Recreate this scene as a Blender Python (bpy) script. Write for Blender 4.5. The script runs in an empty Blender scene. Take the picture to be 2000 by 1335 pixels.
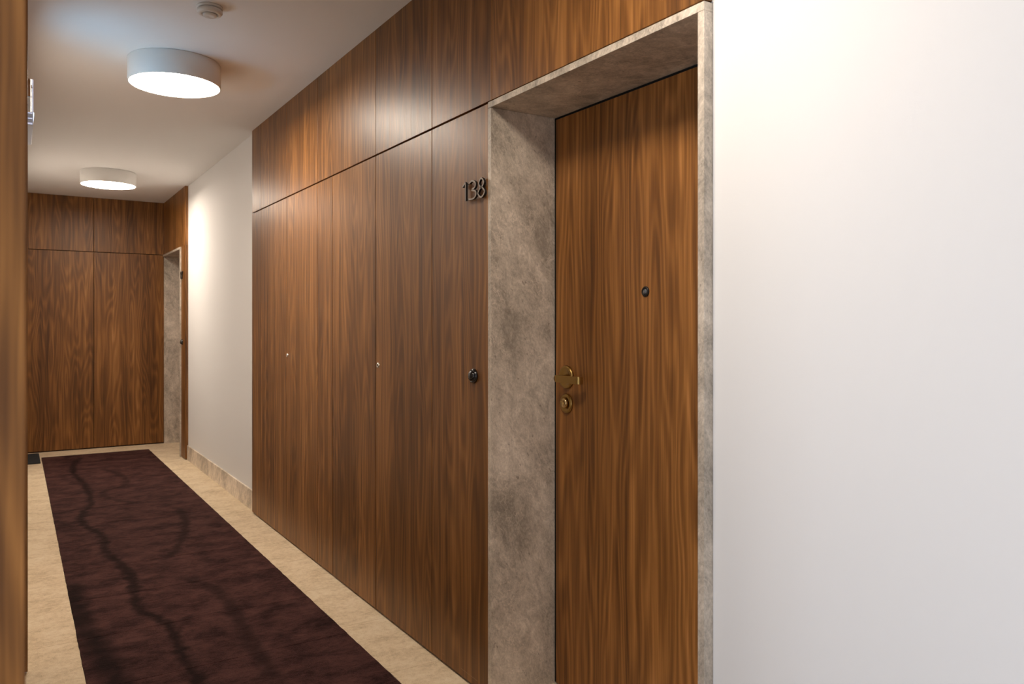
import bpy, bmesh, math, random
from mathutils import Vector

random.seed(7)
SC = bpy.context.scene
COL = SC.collection
K = 0.9565            # survey units -> metres (every coordinate below is in survey units)

# ------------------------------------------------------------------ camera
CAM_H = 1.297
cd = bpy.data.cameras.new('camera')
cam = bpy.data.objects.new('camera', cd)
COL.objects.link(cam)
cam.location = (0, 0, CAM_H * K)
cam.rotation_euler = (math.radians(90), 0, -0.5702)
cd.sensor_width = 36.0
cd.lens = 1513.9 * 36.0 / 2000.0
cd.shift_y = -(667.5 - 634.66) / 2000.0
cd.clip_start = 0.05
cd.dof.use_dof = True
cd.dof.focus_distance = 2.9
cd.dof.aperture_fstop = 7.0
SC.camera = cam

# ------------------------------------------------------------------ world, view
w = bpy.data.worlds.new('world')
SC.world = w
w.use_nodes = True
w.node_tree.nodes['Background'].inputs[0].default_value = (0.62, 0.76, 1.0, 1)
w.node_tree.nodes['Background'].inputs[1].default_value = 1.0
SC.view_settings.view_transform = 'Standard'
SC.view_settings.look = 'None'
SC.view_settings.gamma = 1.0
SC.view_settings.use_curve_mapping = False
SC.view_settings.exposure = 0.0

LAMP_STRENGTH = 60.0
LAMP_COLOR = (1.0, 0.865, 0.72)

def area(name, loc, rot, sx, sy, power, color, spread=180):
    ld = bpy.data.lights.new(name, 'AREA')
    ld.shape = 'RECTANGLE'
    ld.size = sx * K; ld.size_y = sy * K
    ld.energy = power; ld.color = color
    ld.spread = math.radians(spread)
    o = bpy.data.objects.new(name, ld)
    COL.objects.link(o)
    o.location = [c * K for c in loc]
    o.rotation_euler = rot
    return o
# daylight coming through the landing window behind and left of the camera
area('window_daylight', (-1.42, -0.15, 1.00), (0, math.radians(-90), 0), 1.8, 1.5, 36, (0.80, 0.88, 1.0))

# ------------------------------------------------------------------ node helpers
class NT:
    def __init__(self, name):
        self.m = bpy.data.materials.new(name)
        self.m.use_nodes = True
        self.t = self.m.node_tree
        self.b = self.t.nodes['Principled BSDF']
    def n(self, kind, **kw):
        nd = self.t.nodes.new(kind)
        for k, v in kw.items():
            if k == 'ins':
                for i, x in v.items(): self.put(nd.inputs[i], x)
            else: setattr(nd, k, v)
        return nd
    def put(self, sock, x):
        if isinstance(x, bpy.types.NodeSocket): self.t.links.new(x, sock)
        else: sock.default_value = x
    def math(self, op, a, b=0.0, c=0.0, clamp=False):
        nd = self.n('ShaderNodeMath', operation=op, use_clamp=clamp)
        for i, x in enumerate((a, b, c)): self.put(nd.inputs[i], x)
        return nd.outputs[0]
    def vec(self, x, y, z):
        nd = self.n('ShaderNodeCombineXYZ')
        for i, q in enumerate((x, y, z)): self.put(nd.inputs[i], q)
        return nd.outputs[0]
    def noise(self, v, scale=1.0, detail=3.0, rough=0.5, dist=0.0):
        nd = self.n('ShaderNodeTexNoise')
        self.put(nd.inputs['Vector'], v); nd.inputs['Scale'].default_value = scale
        nd.inputs['Detail'].default_value = detail; nd.inputs['Roughness'].default_value = rough
        nd.inputs['Distortion'].default_value = dist
        return nd.outputs['Fac']
    def ramp(self, f, stops, interp='LINEAR'):
        nd = self.n('ShaderNodeValToRGB'); cr = nd.color_ramp; cr.interpolation = interp
        while len(cr.elements) < len(stops): cr.elements.new(0.5)
        for e, (p, c) in zip(cr.elements, stops):
            e.position = p
            e.color = (c[0], c[1], c[2], 1) if hasattr(c, '__len__') else (c, c, c, 1)
        self.put(nd.inputs[0], f)
        return nd.outputs[0]
    def smooth(self, x, a, b):
        nd = self.n('ShaderNodeMapRange', interpolation_type='SMOOTHSTEP')
        self.put(nd.inputs[0], x)
        nd.inputs[1].default_value = a; nd.inputs[2].default_value = b
        return nd.outputs[0]
    def mix(self, f, a, b, mode='MIX'):
        nd = self.n('ShaderNodeMix', data_type='RGBA', blend_type=mode)
        self.put(nd.inputs[0], f); self.put(nd.inputs[6], a); self.put(nd.inputs[7], b)
        return nd.outputs[2]
    def pos(self):
        g = self.n('ShaderNodeNewGeometry'); s = self.n('ShaderNodeSeparateXYZ')
        self.t.links.new(g.outputs['Position'], s.inputs[0])
        return g.outputs['Position'], s.outputs[0], s.outputs[1], s.outputs[2]
    def bump(self, h, strength, dist):
        nd = self.n('ShaderNodeBump'); nd.inputs['Strength'].default_value = strength
        nd.inputs['Distance'].default_value = dist; self.put(nd.inputs['Height'], h)
        self.put(self.b.inputs['Normal'], nd.outputs[0])
    def set(self, **kw):
        for k, v in kw.items(): self.put(self.b.inputs[k.replace('_', ' ')], v)
        return self.m

def rgb(r, g, b):      # sRGB 0-255 -> linear
    f = lambda u: ((u / 255 + 0.055) / 1.055) ** 2.4 if u > 10 else u / 255 / 12.92
    return (f(r), f(g), f(b), 1)

def plain(name, col, rough=0.5, metal=0.0, **kw):
    t = NT(name)
    t.set(Base_Color=col, Roughness=rough, Metallic=metal, **kw)
    return t.m

# ------------------------------------------------------------------ materials
def walnut(name, gain=1.0, rough=0.40):
    t = NT(name)
    P, x, y, z = t.pos()
    oi = t.n('ShaderNodeObjectInfo')
    off = t.math('MULTIPLY', oi.outputs['Random'], 57.0)
    h = t.math('ADD', x, y)
    ho = t.math('ADD', h, off)
    # slow sideways drift so that grain lines are not ruler straight
    wob = t.noise(t.vec(t.math('MULTIPLY', ho, 3.0), t.math('MULTIPLY', z, 1.6), off), 1.0, 2.0)
    hw = t.math('ADD', ho, t.math('MULTIPLY', t.math('SUBTRACT', wob, 0.5), 0.035))
    # cathedral figure: contour lines of a stretched noise
    f1 = t.noise(t.vec(t.math('MULTIPLY', hw, 7.5), t.math('MULTIPLY', z, 0.75), off), 1.0, 1.5, 0.45)
    rings = t.math('MULTIPLY_ADD', t.math('SINE', t.math('MULTIPLY', f1, 95.0)), 0.5, 0.5)
    rings = t.math('POWER', rings, 1.4)
    f2 = t.noise(t.vec(t.math('MULTIPLY', hw, 34.0), t.math('MULTIPLY', z, 0.6), off), 1.0, 4.0, 0.62)
    f3 = t.noise(t.vec(t.math('MULTIPLY', hw, 240.0), t.math('MULTIPLY', z, 4.0), off), 1.0, 3.0, 0.6)
    f4 = t.noise(t.vec(t.math('MULTIPLY', hw, 5.0), t.math('MULTIPLY', z, 0.5), t.math('ADD', off, 9.0)), 1.0, 2.0, 0.5)
    f5 = t.noise(t.vec(t.math('MULTIPLY', hw, 90.0), t.math('MULTIPLY', z, 1.4), off), 1.0, 3.0, 0.6)
    c = t.math('MULTIPLY', rings, 0.13)
    c = t.math('MULTIPLY_ADD', f2, 0.62, c)
    c = t.math('MULTIPLY_ADD', f3, 0.30, c)
    c = t.math('MULTIPLY_ADD', f4, 0.46, c)
    c = t.math('MULTIPLY_ADD', f5, 0.34, c)        # mean about .925
    g = gain
    col = t.ramp(t.math('SUBTRACT', c, 0.42), [
        (0.14, (0.040*g, 0.0135*g, 0.0035*g)), (0.33, (0.090*g, 0.0345*g, 0.0075*g)),
        (0.48, (0.155*g, 0.0625*g, 0.0145*g)), (0.62, (0.235*g, 0.100*g, 0.025*g)),
        (0.82, (0.370*g, 0.170*g, 0.055*g))])
    t.set(Base_Color=col, Roughness=t.math('MULTIPLY_ADD', f3, 0.16, rough - 0.08))
    t.b.inputs['IOR'].default_value = 1.42
    t.bump(f3, 0.10, 0.0006)
    return t.m

def stone(name, gain=1.0):
    t = NT(name)
    P, x, y, z = t.pos()
    # slanted, slightly squeezed coordinates: the cloudiness drifts diagonally
    q = t.vec(t.math('ADD', x, y), t.math('MULTIPLY_ADD', t.math('ADD', x, y), 0.5, z), t.math('SUBTRACT', x, y))
    a = t.noise(q, 3.0, 6.0, 0.66, 0.5)
    b = t.noise(q, 13.0, 8.0, 0.76, 0.9)
    c = t.noise(q, 95.0, 5.0, 0.75, 0.5)
    f = t.math('MULTIPLY', a, 0.46)
    f = t.math('MULTIPLY_ADD', b, 0.38, f)
    f = t.math('MULTIPLY_ADD', c, 0.28, f)          # mean .56
    col = t.ramp(f, [(0.40, (0.110, 0.095, 0.077)), (0.49, (0.190, 0.165, 0.135)), (0.56, (0.280, 0.243, 0.200)),
                     (0.63, (0.365, 0.320, 0.268)), (0.72, (0.50, 0.45, 0.385))])
    # thin pale fossil-like veins
    dv = t.n('ShaderNodeVectorMath', operation='MULTIPLY_ADD')
    nz = t.n('ShaderNodeTexNoise'); t.put(nz.inputs['Vector'], q); nz.inputs['Scale'].default_value = 11.0; nz.inputs['Detail'].default_value = 4
    t.put(dv.inputs[0], nz.outputs['Color']); dv.inputs[1].default_value = (0.22, 0.22, 0.22); t.put(dv.inputs[2], q)
    vo = t.n('ShaderNodeTexVoronoi', feature='DISTANCE_TO_EDGE'); t.put(vo.inputs['Vector'], dv.outputs[0]); vo.inputs['Scale'].default_value = 17.0
    vein = t.math('SUBTRACT', 1.0, t.smooth(vo.outputs['Distance'], 0.0, 0.045))
    vein = t.math('MULTIPLY', vein, t.smooth(t.noise(q, 7.0, 3.0), 0.42, 0.68))
    col = t.mix(t.math('MULTIPLY', vein, 0.42), col, (0.50, 0.43, 0.36, 1))
    # dark pits
    pit = t.smooth(t.noise(q, 42.0, 2.0, 0.5), 0.68, 0.76)
    col = t.mix(t.math('MULTIPLY', pit, 0.55), col, (0.085, 0.065, 0.050, 1))
    if gain != 1.0:
        col = t.mix(1.0, col, (gain, gain, gain, 1), 'MULTIPLY')
    t.set(Base_Color=col, Roughness=0.42)
    t.bump(c, 0.05, 0.001)
    return t.m

def paint(name, col, rough=0.75):
    t = NT(name)
    P, x, y, z = t.pos()
    n = t.noise(P, 260.0, 3.0, 0.6)
    v = t.noise(P, 1.5, 2.0)
    t.set(Base_Color=t.mix(t.math('MULTIPLY', v, 0.06), col, (0.55, 0.52, 0.5, 1)), Roughness=rough)
    t.bump(n, 0.05, 0.0006)
    return t.m

def beige_carpet():
    t = NT('beige_carpet_pile')
    P, x, y, z = t.pos()
    fib = t.noise(P, 260.0, 3.0, 0.75)
    mid = t.noise(P, 45.0, 5.0, 0.7, 0.2)
    big = t.noise(t.vec(x, t.math('MULTIPLY', y, 1.5), z), 6.0, 6.0, 0.68, 0.15)
    f = t.math('MULTIPLY_ADD', big, 0.42, t.math('MULTIPLY', mid, 0.34))
    f = t.math('MULTIPLY_ADD', fib, 0.33, f)       # mean .545
    col = t.ramp(f, [(0.40, (0.46, 0.335, 0.20)), (0.48, (0.64, 0.495, 0.32)), (0.55, (0.77, 0.615, 0.415)), (0.66, (0.86, 0.73, 0.54))])
    t.set(Base_Color=col, Roughness=0.95)
    t.b.inputs['Sheen Weight'].default_value = 0.10
    t.b.inputs['Specular IOR Level'].default_value = 0.2
    t.bump(t.math('ADD', fib, t.math('MULTIPLY', mid, 0.6)), 0.6, 0.004)
    return t.m

TRAILS = [   # (points (y, x) in survey units, half width, strength): trodden pile, as seen on the runner
    ([(8.71,.553),(7.90,.435),(7.15,.48),(6.44,.463),(5.85,.371),(5.36,.452),(4.99,.44),(4.62,.49),(4.32,.501),(3.94,.472),(3.64,.556),(3.29,.558),(3.03,.56),(2.5,.63)], 0.020, 0.70),
    ([(7.92,.654),(7.01,.757),(6.75,.57),(6.19,.792)], 0.022, 0.45),
    ([(5.97,.975),(5.48,.947),(4.93,.82),(4.70,.73),(4.594,.64)], 0.024, 0.55),
    ([(4.33,.688),(4.06,.812),(3.79,.842),(3.57,.827),(3.33,.816),(2.8,.80)], 0.026, 0.45),
    ([(4.50,.25),(4.17,.235),(3.89,.24),(3.51,.283),(3.21,.309),(2.7,.33)], 0.040, 0.70),
]
def dark_carpet():
    t = NT('plum_carpet_pile')
    P, x, y, z = t.pos()
    fib = t.noise(P, 230.0, 3.0, 0.75)
    mid = t.noise(t.vec(x, t.math('MULTIPLY', y, 2.2), z), 26.0, 5.0, 0.7, 0.3)
    big = t.noise(t.vec(x, t.math('MULTIPLY', y, 1.3), z), 6.0, 7.0, 0.7, 0.3)
    wob = t.math('MULTIPLY', t.math('SUBTRACT', t.noise(P, 17.0, 3.0, 0.6), 0.5), 0.085)
    brk = t.smooth(t.noise(P, 9.0, 3.0, 0.6), 0.30, 0.58)
    f = t.math('MULTIPLY_ADD', big, 0.60, t.math('MULTIPLY', mid, 0.24))
    f = t.math('MULTIPLY_ADD', fib, 0.34, f)
    f = t.math('SUBTRACT', f, 0.03)
    col = t.ramp(f, [(0.42, (0.0065, 0.0022, 0.0024)), (0.50, (0.031, 0.0115, 0.0110)), (0.57, (0.064, 0.0260, 0.0230)), (0.70, (0.108, 0.047, 0.041))])
    tot = None
    for pts, hw, s in TRAILS:
        ys = [p[0] * K for p in pts]; y0, y1 = min(ys), max(ys)
        u = t.n('ShaderNodeMapRange', clamp=True)
        t.put(u.inputs[0], y); u.inputs[1].default_value = y0; u.inputs[2].default_value = y1
        fc = t.n('ShaderNodeFloatCurve'); cu = fc.mapping.curves[0]
        srt = sorted(((p[0] * K - y0) / (y1 - y0), p[1] * K) for p in pts)
        cu.points[0].location = srt[0]; cu.points[1].location = srt[-1]
        for q in srt[1:-1]: cu.points.new(*q)
        fc.mapping.update()
        t.put(fc.inputs['Value'], u.outputs[0])
        d = t.math('ABSOLUTE', t.math('SUBTRACT', t.math('ADD', x, wob), fc.outputs[0]))
        m = t.math('SUBTRACT', 1.0, t.smooth(d, hw * 0.2, hw * 2.0))
        ends = t.math('MULTIPLY', t.smooth(y, y0 - 0.02, y0 + 0.12), t.math('SUBTRACT', 1.0, t.smooth(y, y1 - 0.1, y1 + 0.02)))
        m = t.math('MULTIPLY', t.math('MULTIPLY', m, ends), t.math('MULTIPLY_ADD', brk, 0.40 * s, 0.85 * s))
        tot = m if tot is None else t.math('MAXIMUM', tot, m)
    col = t.mix(tot, col, (0.005, 0.0019, 0.0019, 1))
    t.set(Base_Color=col, Roughness=0.95)
    t.b.inputs['Sheen Weight'].default_value = 0.05
    t.b.inputs['Specular IOR Level'].default_value = 0.12
    t.b.inputs['Sheen Roughness'].default_value = 0.5
    t.b.inputs['Sheen Tint'].default_value = (0.55, 0.32, 0.30, 1)
    t.bump(t.math('ADD', fib, t.math('MULTIPLY', mid, 0.6)), 0.8, 0.005)
    return t.m

M = {}
M['wood'] = walnut('walnut_veneer', 1.2)
M['wood_lit'] = walnut('walnut_veneer_lit_copy', 1.72, 0.44)  # same walnut; extra light on door leaf and near jamb put into its colour
M['stone'] = stone('grey_brown_marble', 1.9)
M['skirt'] = stone('pale_stone_skirting', 2.6)
M['white'] = paint('white_wall_paint', (0.87, 0.865, 0.86, 1))
M['ceil'] = paint('white_ceiling_paint', (0.90, 0.885, 0.87, 1))
M['beige'] = beige_carpet()
M['plum'] = dark_carpet()
M['gap'] = plain('dark_recess', (0.006, 0.004, 0.003, 1), 0.9)
M['rubber'] = plain('black_rubber_seal', (0.003, 0.003, 0.003, 1), 1.0)
M['black'] = plain('black_gloss_plastic', (0.006, 0.006, 0.007, 1), 0.12, 0.0, Coat_Weight=0.6)
M['numeral'] = plain('dark_bronze_numerals', (0.010, 0.008, 0.007, 1), 0.5, 0.2)
M['numeral_lit'] = plain('bronze_face_reflection', (0.24, 0.20, 0.165, 1), 0.4, 0.3)  # paler copy for numeral fronts, reflected corridor light painted into the colour
M['brass'] = plain('aged_brass', (0.42, 0.27, 0.09, 1), 0.30, 1.0)
M['brass2'] = plain('pale_brass', (0.66, 0.48, 0.24, 1), 0.22, 1.0)
M['chrome'] = plain('polished_nickel', (0.80, 0.76, 0.70, 1), 0.16, 1.0)
M['drum'] = plain('white_enamel', (0.80, 0.78, 0.75, 1), 0.45)
M['plastic'] = plain('white_plastic', (0.70, 0.67, 0.63, 1), 0.4)
M['greyplastic'] = plain('grey_plastic', (0.35, 0.38, 0.45, 1), 0.35)
M['mat'] = None
t = NT('charcoal_mat_pile'); P, x, y, z = t.pos(); n = t.noise(P, 180.0, 3.0, 0.7)
t.set(Base_Color=t.ramp(n, [(0.3, (0.008, 0.009, 0.011)), (0.7, (0.035, 0.038, 0.040))]), Roughness=0.95); t.bump(n, 0.8, 0.006); M['mat'] = t.m
M['lens'] = plain('peephole_glass', (0.10, 0.11, 0.12, 1), 0.05, 0.0, Coat_Weight=1.0)
M['acrylic'] = plain('clear_acrylic', (0.86, 0.93, 1.0, 1), 0.04, 0.0, Transmission_Weight=1.0)
M['acrylic'].node_tree.nodes['Principled BSDF'].inputs['IOR'].default_value = 1.35
M['glass'] = plain('window_glass', (1, 1, 1, 1), 0.0, 0.0, Transmission_Weight=1.0)
def emit(name, col, s):
    t = NT(name); t.set(Base_Color=(0.8, 0.8, 0.8, 1), Emission_Color=col, Emission_Strength=s, Roughness=0.4); return t.m
M['lamp'] = emit('lit_opal_diffuser', (*LAMP_COLOR, 1), LAMP_STRENGTH)
M['lamp_dim'] = emit('lit_opal_diffuser_dimmed', (*LAMP_COLOR, 1), 43.0)
M['led'] = emit('cold_led_strip', (0.45, 0.68, 1.0, 1), 6.0)
M['edge'] = emit('lit_acrylic_edge', (0.50, 0.62, 1.0, 1), 0.55)

# ------------------------------------------------------------------ mesh helpers
def box(bm, a, b, bev=0.0, seg=2):
    """axis aligned box between two corners (survey units), bevelled edges"""
    lo = [min(p, q) * K for p, q in zip(a, b)]; hi = [max(p, q) * K for p, q in zip(a, b)]
    r = bmesh.ops.create_cube(bm, size=1.0)
    for v in r['verts']:
        v.co = Vector([l + (c + 0.5) * (u - l) for c, l, u in zip(v.co, lo, hi)])
    if bev > 0:
        ed = list({e for v in r['verts'] for e in v.link_edges})
        bmesh.ops.bevel(bm, geom=ed, offset=bev * K, segments=seg, affect='EDGES', profile=0.5)
    return bm

def lathe(bm, c, axis, prof, n=48, sy=1.0):
    """revolve (radius, height) pairs about an axis through c; closes ends where radius is 0"""
    c = Vector(c) * K
    ax = Vector(axis).normalized()
    u = ax.orthogonal().normalized()
    if abs(ax.z) < 0.5: u = Vector((0, 0, 1))
    v = ax.cross(u)
    rings = []
    for r, h in prof:
        r *= K; h *= K
        if r < 1e-7: rings.append([bm.verts.new(c + ax * h)])
        else: rings.append([bm.verts.new(c + ax * h + u * (r * sy * math.cos(2*math.pi*i/n)) + v * (r * math.sin(2*math.pi*i/n))) for i in range(n)])
    for A, B in zip(rings, rings[1:]):
        for i in range(n):
            j = (i + 1) % n
            if len(A) == 1 and len(B) > 1: f = bm.faces.new((A[0], B[i], B[j]))
            elif len(B) == 1 and len(A) > 1: f = bm.faces.new((A[i], B[0], A[j]))
            elif len(A) > 1: f = bm.faces.new((A[i], B[i], B[j], A[j]))
            else: continue
            f.smooth = True
    bmesh.ops.recalc_face_normals(bm, faces=bm.faces)
    return bm

def link(name, bm, mat, parent=None, origin=None, auto=True):
    """ONE mesh object; vertices are given in world metres, origin moves to a sensible base point"""
    bmesh.ops.recalc_face_normals(bm, faces=bm.faces)
    if origin is None:
        xs = [v.co for v in bm.verts]
        origin = Vector((sum(v.x for v in xs)/len(xs), sum(v.y for v in xs)/len(xs), min(v.z for v in xs)))
    for v in bm.verts: v.co -= origin
    me = bpy.data.meshes.new(name); bm.to_mesh(me); bm.free()
    mats = mat if isinstance(mat, (list, tuple)) else [mat]
    for m in mats: me.materials.append(m)
    o = bpy.data.objects.new(name, me); COL.objects.link(o)
    if parent:
        o.parent = parent
        pw = Vector(parent['_w'])
        o.location = origin - pw
    else: o.location = origin
    o['_w'] = list(origin)
    return o

def empty(name, loc):
    o = bpy.data.objects.new(name, None); COL.objects.link(o)
    o.empty_display_size = 0.1
    o.location = Vector(loc) * K; o['_w'] = list(o.location)
    return o
def tag(o, label=None, cat=None, group=None, kind=None):
    if label: o['label'] = label
    if cat: o['category'] = cat
    if group: o['group'] = group
    if kind: o['kind'] = kind
    return o
def S(name, boxes, mat, parent=None, bev=0.0):
    bm = bmesh.new()
    for a, b in boxes: box(bm, a, b, bev)
    return link(name, bm, mat, parent)

# ------------------------------------------------------------------ dimensions
H = 2.639          # ceiling
J = 2.068          # joint / top of stone frames
XW, XG = 1.380, 1.4075      # wood face, white plaster face
XL = 0.040         # left wall face
YE = 9.248         # end wall face
NF0, NF1 = 1.304, 2.305     # near stone frame, outer
FF0, FF1 = 8.193, 9.246     # far stone frame, outer
XD = 1.647         # door leaf face
RX0, RX1 = 0.2165, 1.1785   # runner
RY1 = 8.882
PIT = 0.5207
YB = -1.9          # wall behind the camera

# ------------------------------------------------------------------ setting
tag(S('ceiling', [((-2.75, YB-.15, H), (1.95, YE+.15, H+.12))], M['ceil']), 'white painted plaster ceiling of the corridor', 'ceiling', kind='structure')
fl = tag(S('floor', [((-2.75, YB-.15, -.15), (1.95, YE+.15, -0.010))], M['gap']), 'corridor floor of beige carpet tiles along the dark runner', 'floor', kind='structure')

def rag_tile(name, x0, x1, y0, y1, mat, parent, z=0.0, jl=0.0, jr=0.0):
    """a carpet tile: chamfered slab, its long cut edges slightly ragged"""
    g = 0.0010 if mat is M['beige'] else 0.0015
    n = 14
    bm = bmesh.new()
    y0 += g; y1 -= g; x0 += g * .5; x1 -= g * .5
    L = [(x0 + random.uniform(-jl, jl), y0 + (y1-y0)*i/n) for i in range(n+1)]
    R = [(x1 + random.uniform(-jr, jr), y0 + (y1-y0)*i/n) for i in range(n+1)]
    top = [[bm.verts.new((p[0]*K, p[1]*K, z*K)) for p in q] for q in (L, R)]
    bot = [[bm.verts.new((p[0]*K, p[1]*K, (-0.0099)*K)) for p in q] for q in (L, R)]
    for i in range(n):
        bm.faces.new((top[0][i], top[1][i], top[1][i+1], top[0][i+1]))
        bm.faces.new((bot[0][i], bot[0][i+1], bot[1][i+1], bot[1][i]))
        bm.faces.new((top[0][i], top[0][i+1], bot[0][i+1], bot[0][i]))
        bm.faces.new((top[1][i], bot[1][i], bot[1][i+1], top[1][i+1]))
    for i in (0, n): bm.faces.new((top[0][i], top[1][i], bot[1][i], bot[0][i]))
    return link(name, bm, mat, parent)

# dark runner, made of wide carpet tiles laid end to end
run = empty('carpet_runner', (0.6975, 3.64, 0))
tag(run, 'dark plum carpet runner with trodden marks down the middle of the corridor', 'carpet')
edges = [3.646 + k * PIT for k in range(-10, 11)]
edges = [e for e in edges if e < RY1 - 0.05] + [RY1]
for a, b in zip(edges, edges[1:]):
    rag_tile('carpet_tile', RX0, RX1, a, b, M['plum'], run, z=0.0008, jl=0.0016, jr=0.0016)
# beige border tiles (parts of the floor): right strip, left strip, end strip, recesses
off = 3.721
eR = [off + k * PIT for k in range(-11, 11)]
eR = [e for e in eR if e < YE - 0.05] + [YE]
for a, b in zip(eR, eR[1:]):
    rag_tile('carpet_tile', RX1, 1.4075, a, b, M['beige'], fl, jl=0.0012)
eL = [e for e in edges if e > 3.39] 
for a, b in zip(edges, edges[1:]):
    rag_tile('carpet_tile', -0.30 if b > 3.4 else -0.26, RX0, a, b, M['beige'], fl, jr=0.0012)
    if b < 3.7:
        rag_tile('carpet_tile', -0.80, -0.26, a, b, M['beige'], fl)
        rag_tile('carpet_tile', -1.45, -0.80, a, b, M['beige'], fl)
    if 1.0 < b < 3.7:
        rag_tile('carpet_tile', -2.05, -1.45, a, b, M['beige'], fl)
        rag_tile('carpet_tile', -2.65, -2.05, a, b, M['beige'], fl)
for a, b in ((-0.30, 0.2165), (0.2165, 0.70), (0.70, RX1)):
    rag_tile('carpet_tile', a, b, RY1, YE, M['beige'], fl)
for y0, y1 in ((NF0, NF1), (FF0, FF1)):
    rag_tile('carpet_tile', 1.4075, 1.66, y0, y1, M['beige'], fl)
rag_tile('carpet_tile', RX0 - .001, 1.1785, YB, edges[0], M['beige'], fl)

# plaster walls (a niche is left open behind each stone frame)
wr = S('wall_right', [((XG, YB, -.005), (1.95, NF0 - .001, H)), ((XG, NF1 + .001, -.005), (1.95, FF0 - .001, H)),
                      ((XG, NF0 - .001, J + .002), (1.95, NF1 + .001, H)), ((XG, FF0 - .001, J + .002), (1.95, YE, H)),
                      ((1.75, NF0 - .001, -.005), (1.95, NF1 + .001, J + .002)), ((1.75, FF0 - .001, -.005), (1.95, YE, J + .002))], M['white'])
tag(wr, 'white plastered right wall beyond the walnut panelling and beside the door', 'wall', kind='structure')
tag(S('wall_end', [((-.8, YE + .022, -.005), (1.95, YE + .15, H))], M['gap']), 'end wall of the corridor behind walnut panels', 'wall', kind='structure')
LW0, LW1, LD0, LD1 = 3.395, 8.15, 8.15, 9.10
wl = S('wall_left', [((-.45, LW0 + .02, -.005), (XL - .002, LD0, H)), ((-.45, LD0, J), (XL - .002, YE + .02, H)), ((-.45, LD1, -.005), (XL - .002, YE + .02, J)),
                     ((-.45, LD0, -.005), (-.30, LD1, J))], M['white'])
tag(wl, 'left corridor wall seen edge on beyond the walnut jamb', 'wall', kind='structure')
wn = S('wall_landing', [((-2.75, .83, -.005), (-.02, 1.0, H)), ((-2.75, 1.0, -.005), (-2.6, LW0 + .02, H)), ((-2.75, LW0 + .02, -.005), (-.45, LW0 + .2, H))], M['white'])
tag(wn, 'wall stub behind the walnut jamb nearest the camera', 'wall', kind='structure')
# wall behind the camera and the side wall with the window (outside the frame)
tag(S('wall_back', [((-1.5, YB - .15, -.005), (1.95, YB, H))], M['white']), 'white wall behind the camera', 'wall', kind='structure')
WY0, WY1, WZ0, WZ1 = -.95, .65, .10, 2.35
tag(S('wall_window_side', [((-1.5, YB, -.005), (-1.35, WY0, H)), ((-1.5, WY1, -.005), (-1.35, .83, H)),
                           ((-1.5, WY0, -.005), (-1.35, WY1, WZ0)), ((-1.5, WY0, WZ1), (-1.35, WY1, H))], M['white']), 'white wall around the landing window', 'wall', kind='structure')
win = empty('window_1', (-1.42, (WY0 + WY1) / 2, WZ0)); tag(win, 'landing window behind the camera', 'window', kind='structure')
S('window_frame', [((-1.47, WY0, WZ0), (-1.39, WY0 + .06, WZ1)), ((-1.47, WY1 - .06, WZ0), (-1.39, WY1, WZ1)),
                   ((-1.47, WY0, WZ0), (-1.39, WY1, WZ0 + .06)), ((-1.47, WY0, WZ1 - .06), (-1.39, WY1, WZ1))], M['drum'], win, .004)
S('window_pane', [((-1.455, WY0 + .05, WZ0 + .05), (-1.445, WY1 - .05, WZ1 - .05))], M['glass'], win)

# stone skirting on the white stretch of the right wall
bb = empty('baseboard_right', (1.40, 6.7, 0)); tag(bb, 'grey brown stone skirting along the white stretch of wall', 'baseboard', kind='structure')
for a, b in ((5.484, 6.73), (6.732, 7.98)):
    S('skirting_stone', [((1.3965, a, 0), (XG + .002, b, .139))], M['skirt'], bb, .0012)
bn = empty('baseboard_near', (1.40, -.3, 0)); tag(bn, 'stone skirting on the near white wall below the frame', 'baseboard', kind='structure')
S('skirting_stone', [((1.3965, YB, 0), (XG + .002, 1.30, .139))], M['skirt'], bn, .0012)

# ------------------------------------------------------------------ walnut panelling
g = 0.0014
def panel(name, parent, a, b, mat=None, bev=0.0012):
    return S(name, [(a, b)], mat or M['wood'], parent, bev)

nearp = empty('wall_panelling', (1.39, 3.4, 0))
tag(nearp, 'walnut wall panelling with flush cupboard doors, between white wall and stone door frame', 'panelling')
XB = XW + .0262
S('backing', [((XB - .004, NF1, 0), (XG + .001, 5.47, H)), ((XB - .004, NF0 + .004, J + .003), (XG + .001, NF1, H))], M['gap'], nearp)
low = [(5.482, 5.248, 'panel', 0), (5.248, 4.670, 'cupboard_door', 0), (4.670, 4.101, 'cupboard_door', 4.649), (4.101, 3.868, 'panel', 0),
       (3.868, 3.300, 'cupboard_door', 0), (3.300, 2.735, 'cupboard_door', 3.268), (2.735, 2.305, 'panel', 0)]
for y1, y0, nm, lock in low:
    gg = g * (2.0 if 3.30 in (y0, y1) else 1.0)
    p = panel(nm, nearp, (XW, y0 + (gg if y0 > 2.31 else 0.0002), .010), (XB, y1 - (gg if y1 < 5.48 else 0), J - .0035))
    if lock:
        bm = bmesh.new()
        zc = CAM_H - .181
        lathe(bm, (XW + .002, lock, zc), (-1, 0, 0), [(0, 0), (.0125, 0), (.0125, .003), (.0105, .0075), (.0085, .0085), (.0080, .006), (0, .006)], 32)
        tag(link('lock', bm, M['chrome'], p), 'small round nickel cupboard lock')
        bm = bmesh.new(); box(bm, (XW - .0055, lock - .0009, zc - .005), (XW - .0030, lock + .0009, zc + .005), .0003)
        link('keyhole', bm, M['gap'], nearp)
up = [5.482, 5.248, 4.670, 4.101, 3.300, 2.735, 2.280, 1.304]
for y1, y0 in zip(up, up[1:]):
    panel('panel', nearp, (XW, y0 + (g if y0 > 1.31 else 0), J + .0035), (XB, y1 - (g if y1 < 5.48 else 0), H))
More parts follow.
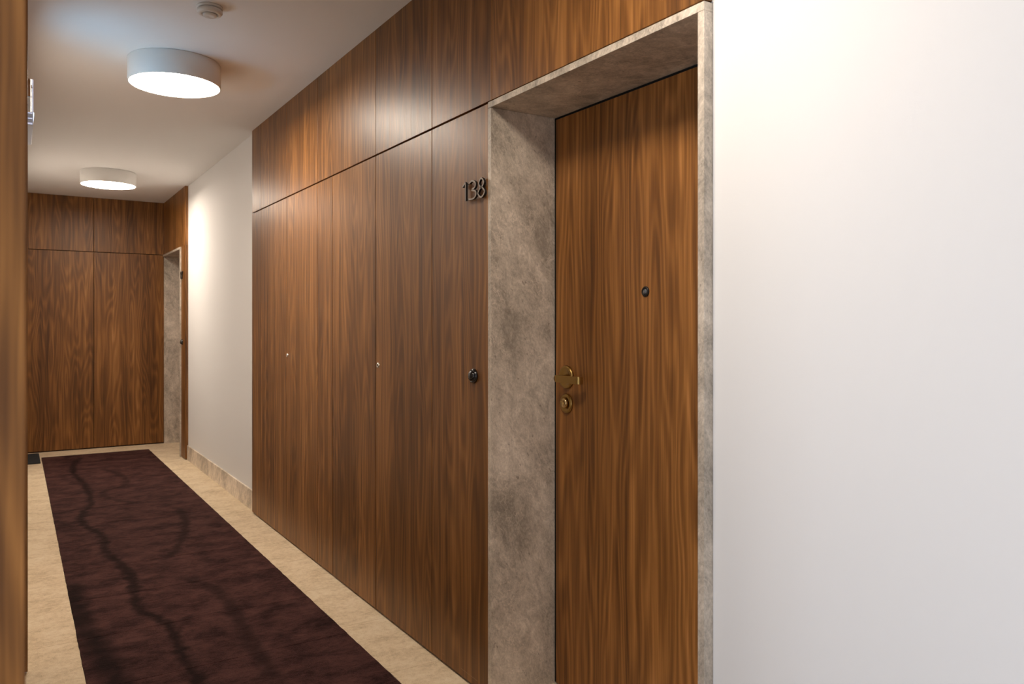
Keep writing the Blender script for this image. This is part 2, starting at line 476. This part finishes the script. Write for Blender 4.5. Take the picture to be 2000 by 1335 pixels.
# a few pale scuffs along the foot of the panels
M['scuff'] = plain('worn_veneer', (0.33, 0.20, 0.10, 1), .7)
for y0, y1, z in ((3.577, 3.646, .0375), (2.377, 2.500, .0362), (2.626, 2.647, .0385)):
    S('scuff', [((XW - .0002, y0, z), (XW + .001, y1, z + .0011))], M['scuff'], nearp)

farp = empty('wall_panelling', (1.39, 8.6, 0))
tag(farp, 'narrow walnut panelling around the far stone doorway at the end of the corridor', 'panelling')
S('backing', [((XB - .004, 7.99, 0), (XG + .001, FF0, H)), ((XB - .004, FF0, J + .003), (XG + .001, YE, H))], M['gap'], farp)
panel('panel', farp, (XW, 7.982, .010), (XG + .001, FF0 - .0002, J + .003))
panel('panel', farp, (XW, 7.982, J + .003), (XB + .001, YE, H))

endp = empty('wall_panelling', (.7, YE, 0))
tag(endp, 'walnut panelling covering the end wall of the corridor, four large panels', 'panelling')
S('backing', [((XL - .3, YE + .0185, 0), (1.66, YE + .0225, H))], M['gap'], endp)
for x0, x1 in ((.018, .699), (.699, 1.398), (-.30, .018)):
    for z0, z1 in ((.010, J - .003), (J + .003, H)):
        panel('panel', endp, (x0 + .0026, YE, z0), (x1 - .0026, YE + .017, z1))

leftp = empty('wall_panelling', (XL, 3.4, 0))
tag(leftp, 'thin walnut edge of the left corridor wall, just behind the blurred near jamb', 'panelling')
panel('panel', leftp, (-.5, LW0, .010), (XL, LW0 + .0195, H))

jamb = empty('wall_panelling', (-.3, .82, 0))
tag(jamb, 'blurred walnut clad jamb close to the camera, filling the left edge of the picture', 'panelling')
panel('panel', jamb, (-.75, .800, .0), (.0078, .829, H), M['wood_lit'], .002)
panel('panel', jamb, (-.0195, .829, .0), (.0078, 1.00, H), M['wood'], .001)
panel('panel', jamb, (-1.34, .800, .0), (-.753, .829, H), M['wood'], .002)

# ------------------------------------------------------------------ stone door frames and doors
def stone_frame(root, f0, f1, xf, xb, th=.021, sign=1, near_xf=None):
    """two jamb slabs and a header slab; xf = front edge, xb = back edge"""
    for a, b, x in ((f0, f0 + th, near_xf if near_xf is not None else xf), (f1 - th, f1, xf)):
        S('stone_jamb', [((x, a, -.004), (xb, b, J - th - .0006))], M['stone'], root, .0010)
    S('stone_header', [((min(xf, near_xf) if near_xf is not None else xf, f0, J - th), (xb, f1, J))], M['stone'], root, .0010)

def door(root, f0, f1, xd, th=.021, hinge=-1, label=None, sgn=1):
    y0, y1 = f0 + th, f1 - th
    # dark rebate behind the leaf
    S('rebate', [((xd + sgn*.010, y0 + .0005, 0), (xd + sgn*.05, y1 - .0005, J - th - .0005))], M['gap'], root)
    lf = S('door_leaf', [((xd, y0 + .004, .006), (xd + sgn*.04, y1 - .0095, J - th - .0085))], M['wood_lit'], root, .0015)
    S('gasket', [((xd + sgn*.0015, y1 - .0090, .006), (xd + sgn*.012, y1 - .0002, J - th - .0012)), ((xd + sgn*.0015, y0 + .001, J - th - .0080), (xd + sgn*.012, y1 - .0090, J - th - .0012))], M['rubber'], root)
    return lf

d1 = empty('door_1', (1.5, 1.8, 0))
tag(d1, 'walnut flat entrance door set deep in a grey stone frame', 'door', kind='structure')
stone_frame(d1, NF0, NF1, XW - .0012, XD + .02)
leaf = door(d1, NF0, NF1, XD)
# lever set
LY, LZ = 2.207, CAM_H - .184
bm = bmesh.new(); lathe(bm, (XD + .001, LY, LZ), (-1, 0, 0), [(0, 0), (.0405, 0), (.0405, .006), (.0375, .0105), (.031, .0115), (.029, .0095), (0, .0095)], 48, 1.02)
link('handle_rose', bm, M['brass'], leaf)
bm = bmesh.new(); lathe(bm, (XD - .006, LY, LZ - .003), (-1, 0, 0), [(0, 0), (.0125, 0), (.0110, .012), (.0105, .045), (0, .045)], 32)
# flat lever bar with a rounded far end returning towards the leaf
n = 10
xo, th = XD - .053, .011
path = [(xo, LY - .002)] + [(xo, LY - .002 - .115 * i / 6) for i in range(1, 7)]
ey = LY - .117
for i in range(1, n + 1):
    a = math.pi / 2 * i / n
    path.append((xo + .014 * (1 - math.cos(a)), ey - .014 * math.sin(a)))
path.append((xo + .022, ey - .0142))
hz0, hz1 = LZ - .003 - .0125, LZ - .003 + .0125
prev = None
for i, (px_, py_) in enumerate(path):
    q = path[min(i + 1, len(path) - 1)]; p0 = path[max(i - 1, 0)]
    tx, ty = q[0] - p0[0], q[1] - p0[1]; L = math.hypot(tx, ty); nx, ny = -ty / L, tx / L     # towards the leaf
    if nx < 0: nx, ny = -nx, -ny
    if i > 8: nx, ny = (ty and -ty / L), tx / L
    A = [bm.verts.new((u * K, v * K, zz * K)) for u, v, zz in ((px_, py_, hz0), (px_, py_, hz1), (px_ + abs(nx) * th, py_ + (ny if nx >= 0 else -ny) * th, hz1), (px_ + abs(nx) * th, py_ + (ny if nx >= 0 else -ny) * th, hz0))]
    if prev:
        for a_, b_ in ((0, 1), (1, 2), (2, 3), (3, 0)): bm.faces.new((prev[a_], prev[b_], A[b_], A[a_]))
    else: bm.faces.new(A)
    prev = A
bm.faces.new(prev[::-1])
link('lever_handle', bm, M['brass'], leaf)
# cylinder lock
CY, CZ = 2.207, CAM_H - .277
bm = bmesh.new(); lathe(bm, (XD + .001, CY, CZ), (-1, 0, 0), [(0, 0), (.0345, 0), (.0345, .005), (.031, .0095), (.024, .0105), (.022, .008), (0, .008)], 48)
link('lock_rose', bm, M['brass'], leaf)
bm = bmesh.new(); lathe(bm, (XD - .006, CY, CZ + .002), (-1, 0, 0), [(0, 0), (.0175, 0), (.0170, .010), (.0130, .013), (.0115, .013), (.0110, .0115), (0, .0115)], 40)
box(bm, (XD - .0185, CY - .0012, CZ - .0035), (XD - .0170, CY + .0012, CZ + .0075))
link('lock_cylinder', bm, M['brass2'], leaf)
# peephole
bm = bmesh.new(); lathe(bm, (XD + .001, 1.800, CAM_H + .104), (-1, 0, 0), [(0, 0), (.0165, 0), (.0165, .003), (.0140, .006), (.0100, .0065), (.0090, .003), (0, .003)], 40)
ph = link('peephole', bm, M['numeral'], leaf)
bm = bmesh.new(); lathe(bm, (XD - .001, 1.800, CAM_H + .104), (-1, 0, 0), [(.0090, 0), (.0085, .0025), (.006, .0045), (0, .0055)], 32)
tag(link('peephole_lens', bm, M['lens'], leaf), 'small glass lens of the peephole')

d2 = empty('door_2', (1.5, 8.7, 0))
tag(d2, 'far doorway on the right with grey stone reveal beside the end panels', 'door', kind='structure')
stone_frame(d2, FF0, FF1, XW - .001, XD + .02, .021, near_xf=XW - .012)
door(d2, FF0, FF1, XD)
d3 = empty('door_3', (-.15, 8.6, 0))
tag(d3, 'hidden doorway on the left at the far end behind the door mat', 'door', kind='structure')
for a, b in ((LD0 - .0195, LD0 + .001), (LD1 - .001, LD1 + .02)):
    S('stone_jamb', [((-.26, a, -.004), (XL + .001, b, J - .0216))], M['stone'], d3, .001)
S('stone_header', [((-.26, LD0 - .0195, J - .021), (XL + .001, LD1 + .02, J + .0005))], M['stone'], d3, .001)
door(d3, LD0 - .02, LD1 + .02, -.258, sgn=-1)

# ------------------------------------------------------------------ ceiling lamps
def drum(x, y, zb, R, label, mat=None):
    r = empty('ceiling_lamp', (x, y, zb)); tag(r, label, 'lamp', 'round white drum lamps along the corridor ceiling')
    h = H - zb
    bm = bmesh.new()
    lathe(bm, (x, y, zb), (0, 0, 1), [(R - .006, .004), (R - .006, 0.0), (R - .001, 0.0), (R, .0012), (R, h - .004), (R - .003, h - .0005), (0, h - .0005)], 96)
    link('lamp_shade', bm, M['drum'], r)
    bm = bmesh.new()
    lathe(bm, (x, y, zb), (0, 0, 1), [(0, .0005), (R - .03, .0005), (R - .010, .001), (R - .0065, .0035), (R - .0065, .012), (0, .012)], 96)
    link('diffuser', bm, mat or M['lamp'], r)
    return r
drum(.690, 4.27, CAM_H + 1.224, .220, 'large white drum ceiling lamp, the nearer one, lit, bluish light on its left side')
drum(.692, 7.65, CAM_H + 1.227, .220, 'smaller looking white drum ceiling lamp near the end wall, lit')
drum(.680, 1.38, CAM_H + 1.224, .220, 'white drum ceiling lamp overhead near the camera, above the picture', M['lamp_dim'])

# smoke detector
sx, sy_ = .692, 3.44
sd = empty('smoke_detector', (sx, sy_, H)); tag(sd, 'round white smoke detector on the ceiling above the nearer drum lamp', 'smoke detector')
bm = bmesh.new(); lathe(bm, (sx, sy_, H - .0005), (0, 0, -1), [(0, 0), (.052, 0), (.053, .006), (.048, .010), (0, .010)], 56); link('base', bm, M['plastic'], sd)
bm = bmesh.new(); lathe(bm, (sx, sy_, H - .0145), (0, 0, -1), [(0, -.004), (.042, -.004), (.050, 0), (.051, .010), (.046, .017), (.034, .019), (.033, .017), (0, .017)], 56); link('housing', bm, M['plastic'], sd)
bm = bmesh.new(); lathe(bm, (sx, sy_, H - .031), (0, 0, -1), [(0, 0), (.028, 0), (.029, .005), (.026, .010), (.012, .011), (.010, .0095), (0, .0095)], 56); link('sensor_cap', bm, M['plastic'], sd)

# ------------------------------------------------------------------ edge-lit emergency sign on the left wall
SY0, SY1 = 3.74, 4.16
sg = empty('emergency_sign', (XL, 3.95, 2.12)); tag(sg, 'glowing bluish acrylic emergency sign on the left wall, seen from its narrow edge', 'sign')
S('housing', [((XL + .0005, SY0, 2.118), (XL + .0230, SY1, 2.170))], M['greyplastic'], sg, .003)
S('acrylic_panel', [((XL + .0010, SY0 + .002, 2.1712), (XL + .0205, SY1 - .002, 2.308))], M['acrylic'], sg, .003)
S('lit_edge', [((XL + .0210, SY0 + .001, 2.128), (XL + .0235, SY0 + .007, 2.305)), ((XL + .0015, SY0 - .001, 2.128), (XL + .0030, SY0 + .004, 2.300)),
               ((XL + .004, SY0 - .0012, 2.164), (XL + .0200, SY0 + .001, 2.168)), ((XL + .004, SY0 - .0012, 2.142), (XL + .0200, SY0 + .001, 2.146)),
               ((XL + .004, SY0 - .0012, 2.120), (XL + .0200, SY0 + .001, 2.126))], M['edge'], sg)
S('led_strip', [((XL + .024, SY0 + .03, 2.172), (XL + .0265, SY1 - .03, 2.176))], M['led'], sg)
sgl = area('sign_light', (XL + .03, 3.95, 2.20), (0, math.radians(-(180 - 60)), 0), .012, .30, 0.72, (0.06, 0.53, 0.95), 120)

# ------------------------------------------------------------------ buzzers and numerals
def buzzer(x, y, z, r, label):
    e = empty('door_buzzer', (x, y, z)); tag(e, label, 'doorbell')
    bm = bmesh.new(); lathe(bm, (x + .001, y, z), (-1, 0, 0), [(0, 0), (r, 0), (r, .005), (r * .93, .010), (r * .86, .0120), (r * .78, .0120), (r * .75, .011), (0, .011)], 48, 1.0); link('housing', bm, M['black'], e)
    bm = bmesh.new(); lathe(bm, (x - .008, y, z), (-1, 0, 0), [(0, 0), (r * .73, 0), (r * .73, .004), (r * .62, .009), (r * .38, .0125), (0, .0140)], 48); link('button', bm, M['black'], e)
buzzer(XW, 2.402, CAM_H - .181, .0265, 'round glossy black doorbell on the panel beside the near stone frame')
buzzer(XW, 8.130, CAM_H - .165, .0280, 'tiny dark doorbell beside the far stone doorway')

def stroke(bm, pts, wdt, x0, x1, closed=False):
    """flat ribbon numeral stroke in the wall plane: pts are (y, z)"""
    n = len(pts); secs = []
    for i, (y, z) in enumerate(pts):
        a = pts[(i - 1) % n] if (closed or i > 0) else pts[i]; b = pts[(i + 1) % n] if (closed or i < n - 1) else pts[i]
        ty, tz = b[0] - a[0], b[1] - a[1]; L = math.hypot(ty, tz) or 1; ny, nz = -tz / L * wdt / 2, ty / L * wdt / 2
        secs.append([bm.verts.new((X * K, (y + s * ny) * K, (z + s * nz) * K)) for X, s in ((x0, 1), (x1, 1), (x1, -1), (x0, -1))])
    m = n if closed else n - 1
    for i in range(m):
        A, B = secs[i], secs[(i + 1) % n]
        for q in range(4): bm.faces.new((A[q], A[(q + 1) % 4], B[(q + 1) % 4], B[q]))
    if not closed:
        bm.faces.new(secs[0]); bm.faces.new(secs[-1][::-1])
def crv(pts, k=8, closed=False):
    out = []; n = len(pts)
    rng = n if closed else n - 1
    for i in range(rng):
        P = [pts[(i + d) % n] if closed else pts[max(0, min(n - 1, i + d))] for d in (-1, 0, 1, 2)]
        for j in range(k):
            s = j / k
            out.append(tuple(0.5 * (2*P[1][c] + (P[2][c]-P[0][c])*s + (2*P[0][c]-5*P[1][c]+4*P[2][c]-P[3][c])*s*s + (-P[0][c]+3*P[1][c]-3*P[2][c]+P[3][c])*s**3) for c in (0, 1)))
    if not closed: out.append(pts[-1])
    return out
DIG = {   # (points (u to the right 0..1, v up 0..1), closed, smooth)
    '1': [([(.0, .80), (.42, 1.0)], 0, 0), ([(.42, 1.0), (.42, .0)], 0, 0)],
    '3': [([(.10, .90), (.45, 1.0), (.86, .86), (.84, .62), (.42, .50), (.90, .38), (.96, .16), (.60, .0), (.0, .03)], 0, 1)],
    '7': [([(.0, 1.0), (.95, 1.0)], 0, 0), ([(.95, 1.0), (.35, .0)], 0, 0)],
    '8': [([(.5, 1.0), (.86, .76), (.5, .52), (.14, .76)], 1, 1), ([(.5, .52), (.98, .25), (.5, .0), (.02, .25)], 1, 1)],
}
def numeral(parent, d, y, z, wd, ht, sw):
    bm = bmesh.new()
    for pts, closed, sm in DIG[d]:
        P = [(y - u * wd, z + v * ht) for u, v in pts]
        if sm: P = crv(P, 8, closed)
        stroke(bm, P, sw, XW - .0145, XW - .0060, closed)
    # standoff pins
    zz = z + .5 * ht; yy = y - .42 * wd
    for dz in (-.42, .42) if d != '3' else (0,):
        box(bm, (XW - .0062, yy - .0012, zz + dz * ht - .0012), (XW + .002, yy + .0012, zz + dz * ht + .0012))
    bm.normal_update()
    bmesh.ops.recalc_face_normals(bm, faces=bm.faces)
    for f in bm.faces:
        f.material_index = 0 if f.normal.x < -0.9 else 1
    return link('numeral', bm, [M['numeral_lit'], M['numeral']], parent)
num = empty('door_number', (XW, 2.39, CAM_H + .446)); tag(num, 'raised dark metal house number 138 beside the near stone frame', 'number')
numeral(num, '1', 2.463, CAM_H + .447, .052, .066, .0060)
numeral(num, '3', 2.418, CAM_H + .448, .054, .064, .0058)
numeral(num, '8', 2.3525, CAM_H + .4455, .047, .066, .0058)
nu2 = empty('door_number', (XW, 8.11, CAM_H + .45)); tag(nu2, 'tiny dark house number beside the far stone doorway', 'number')
numeral(nu2, '1', 8.172, CAM_H + .452, .036, .070, .0070)
numeral(nu2, '3', 8.150, CAM_H + .452, .036, .070, .0070)
numeral(nu2, '7', 8.105, CAM_H + .452, .040, .070, .0070)

# ------------------------------------------------------------------ door mat
bm = bmesh.new(); box(bm, (-.22, 8.495, .001), (.203, 9.135, .011), .004)
dm = link('door_mat', bm, M['mat']); tag(dm, 'dark charcoal door mat in the far left corner of the corridor', 'mat')

for o in bpy.data.objects:
    if '_w' in o: del o['_w']
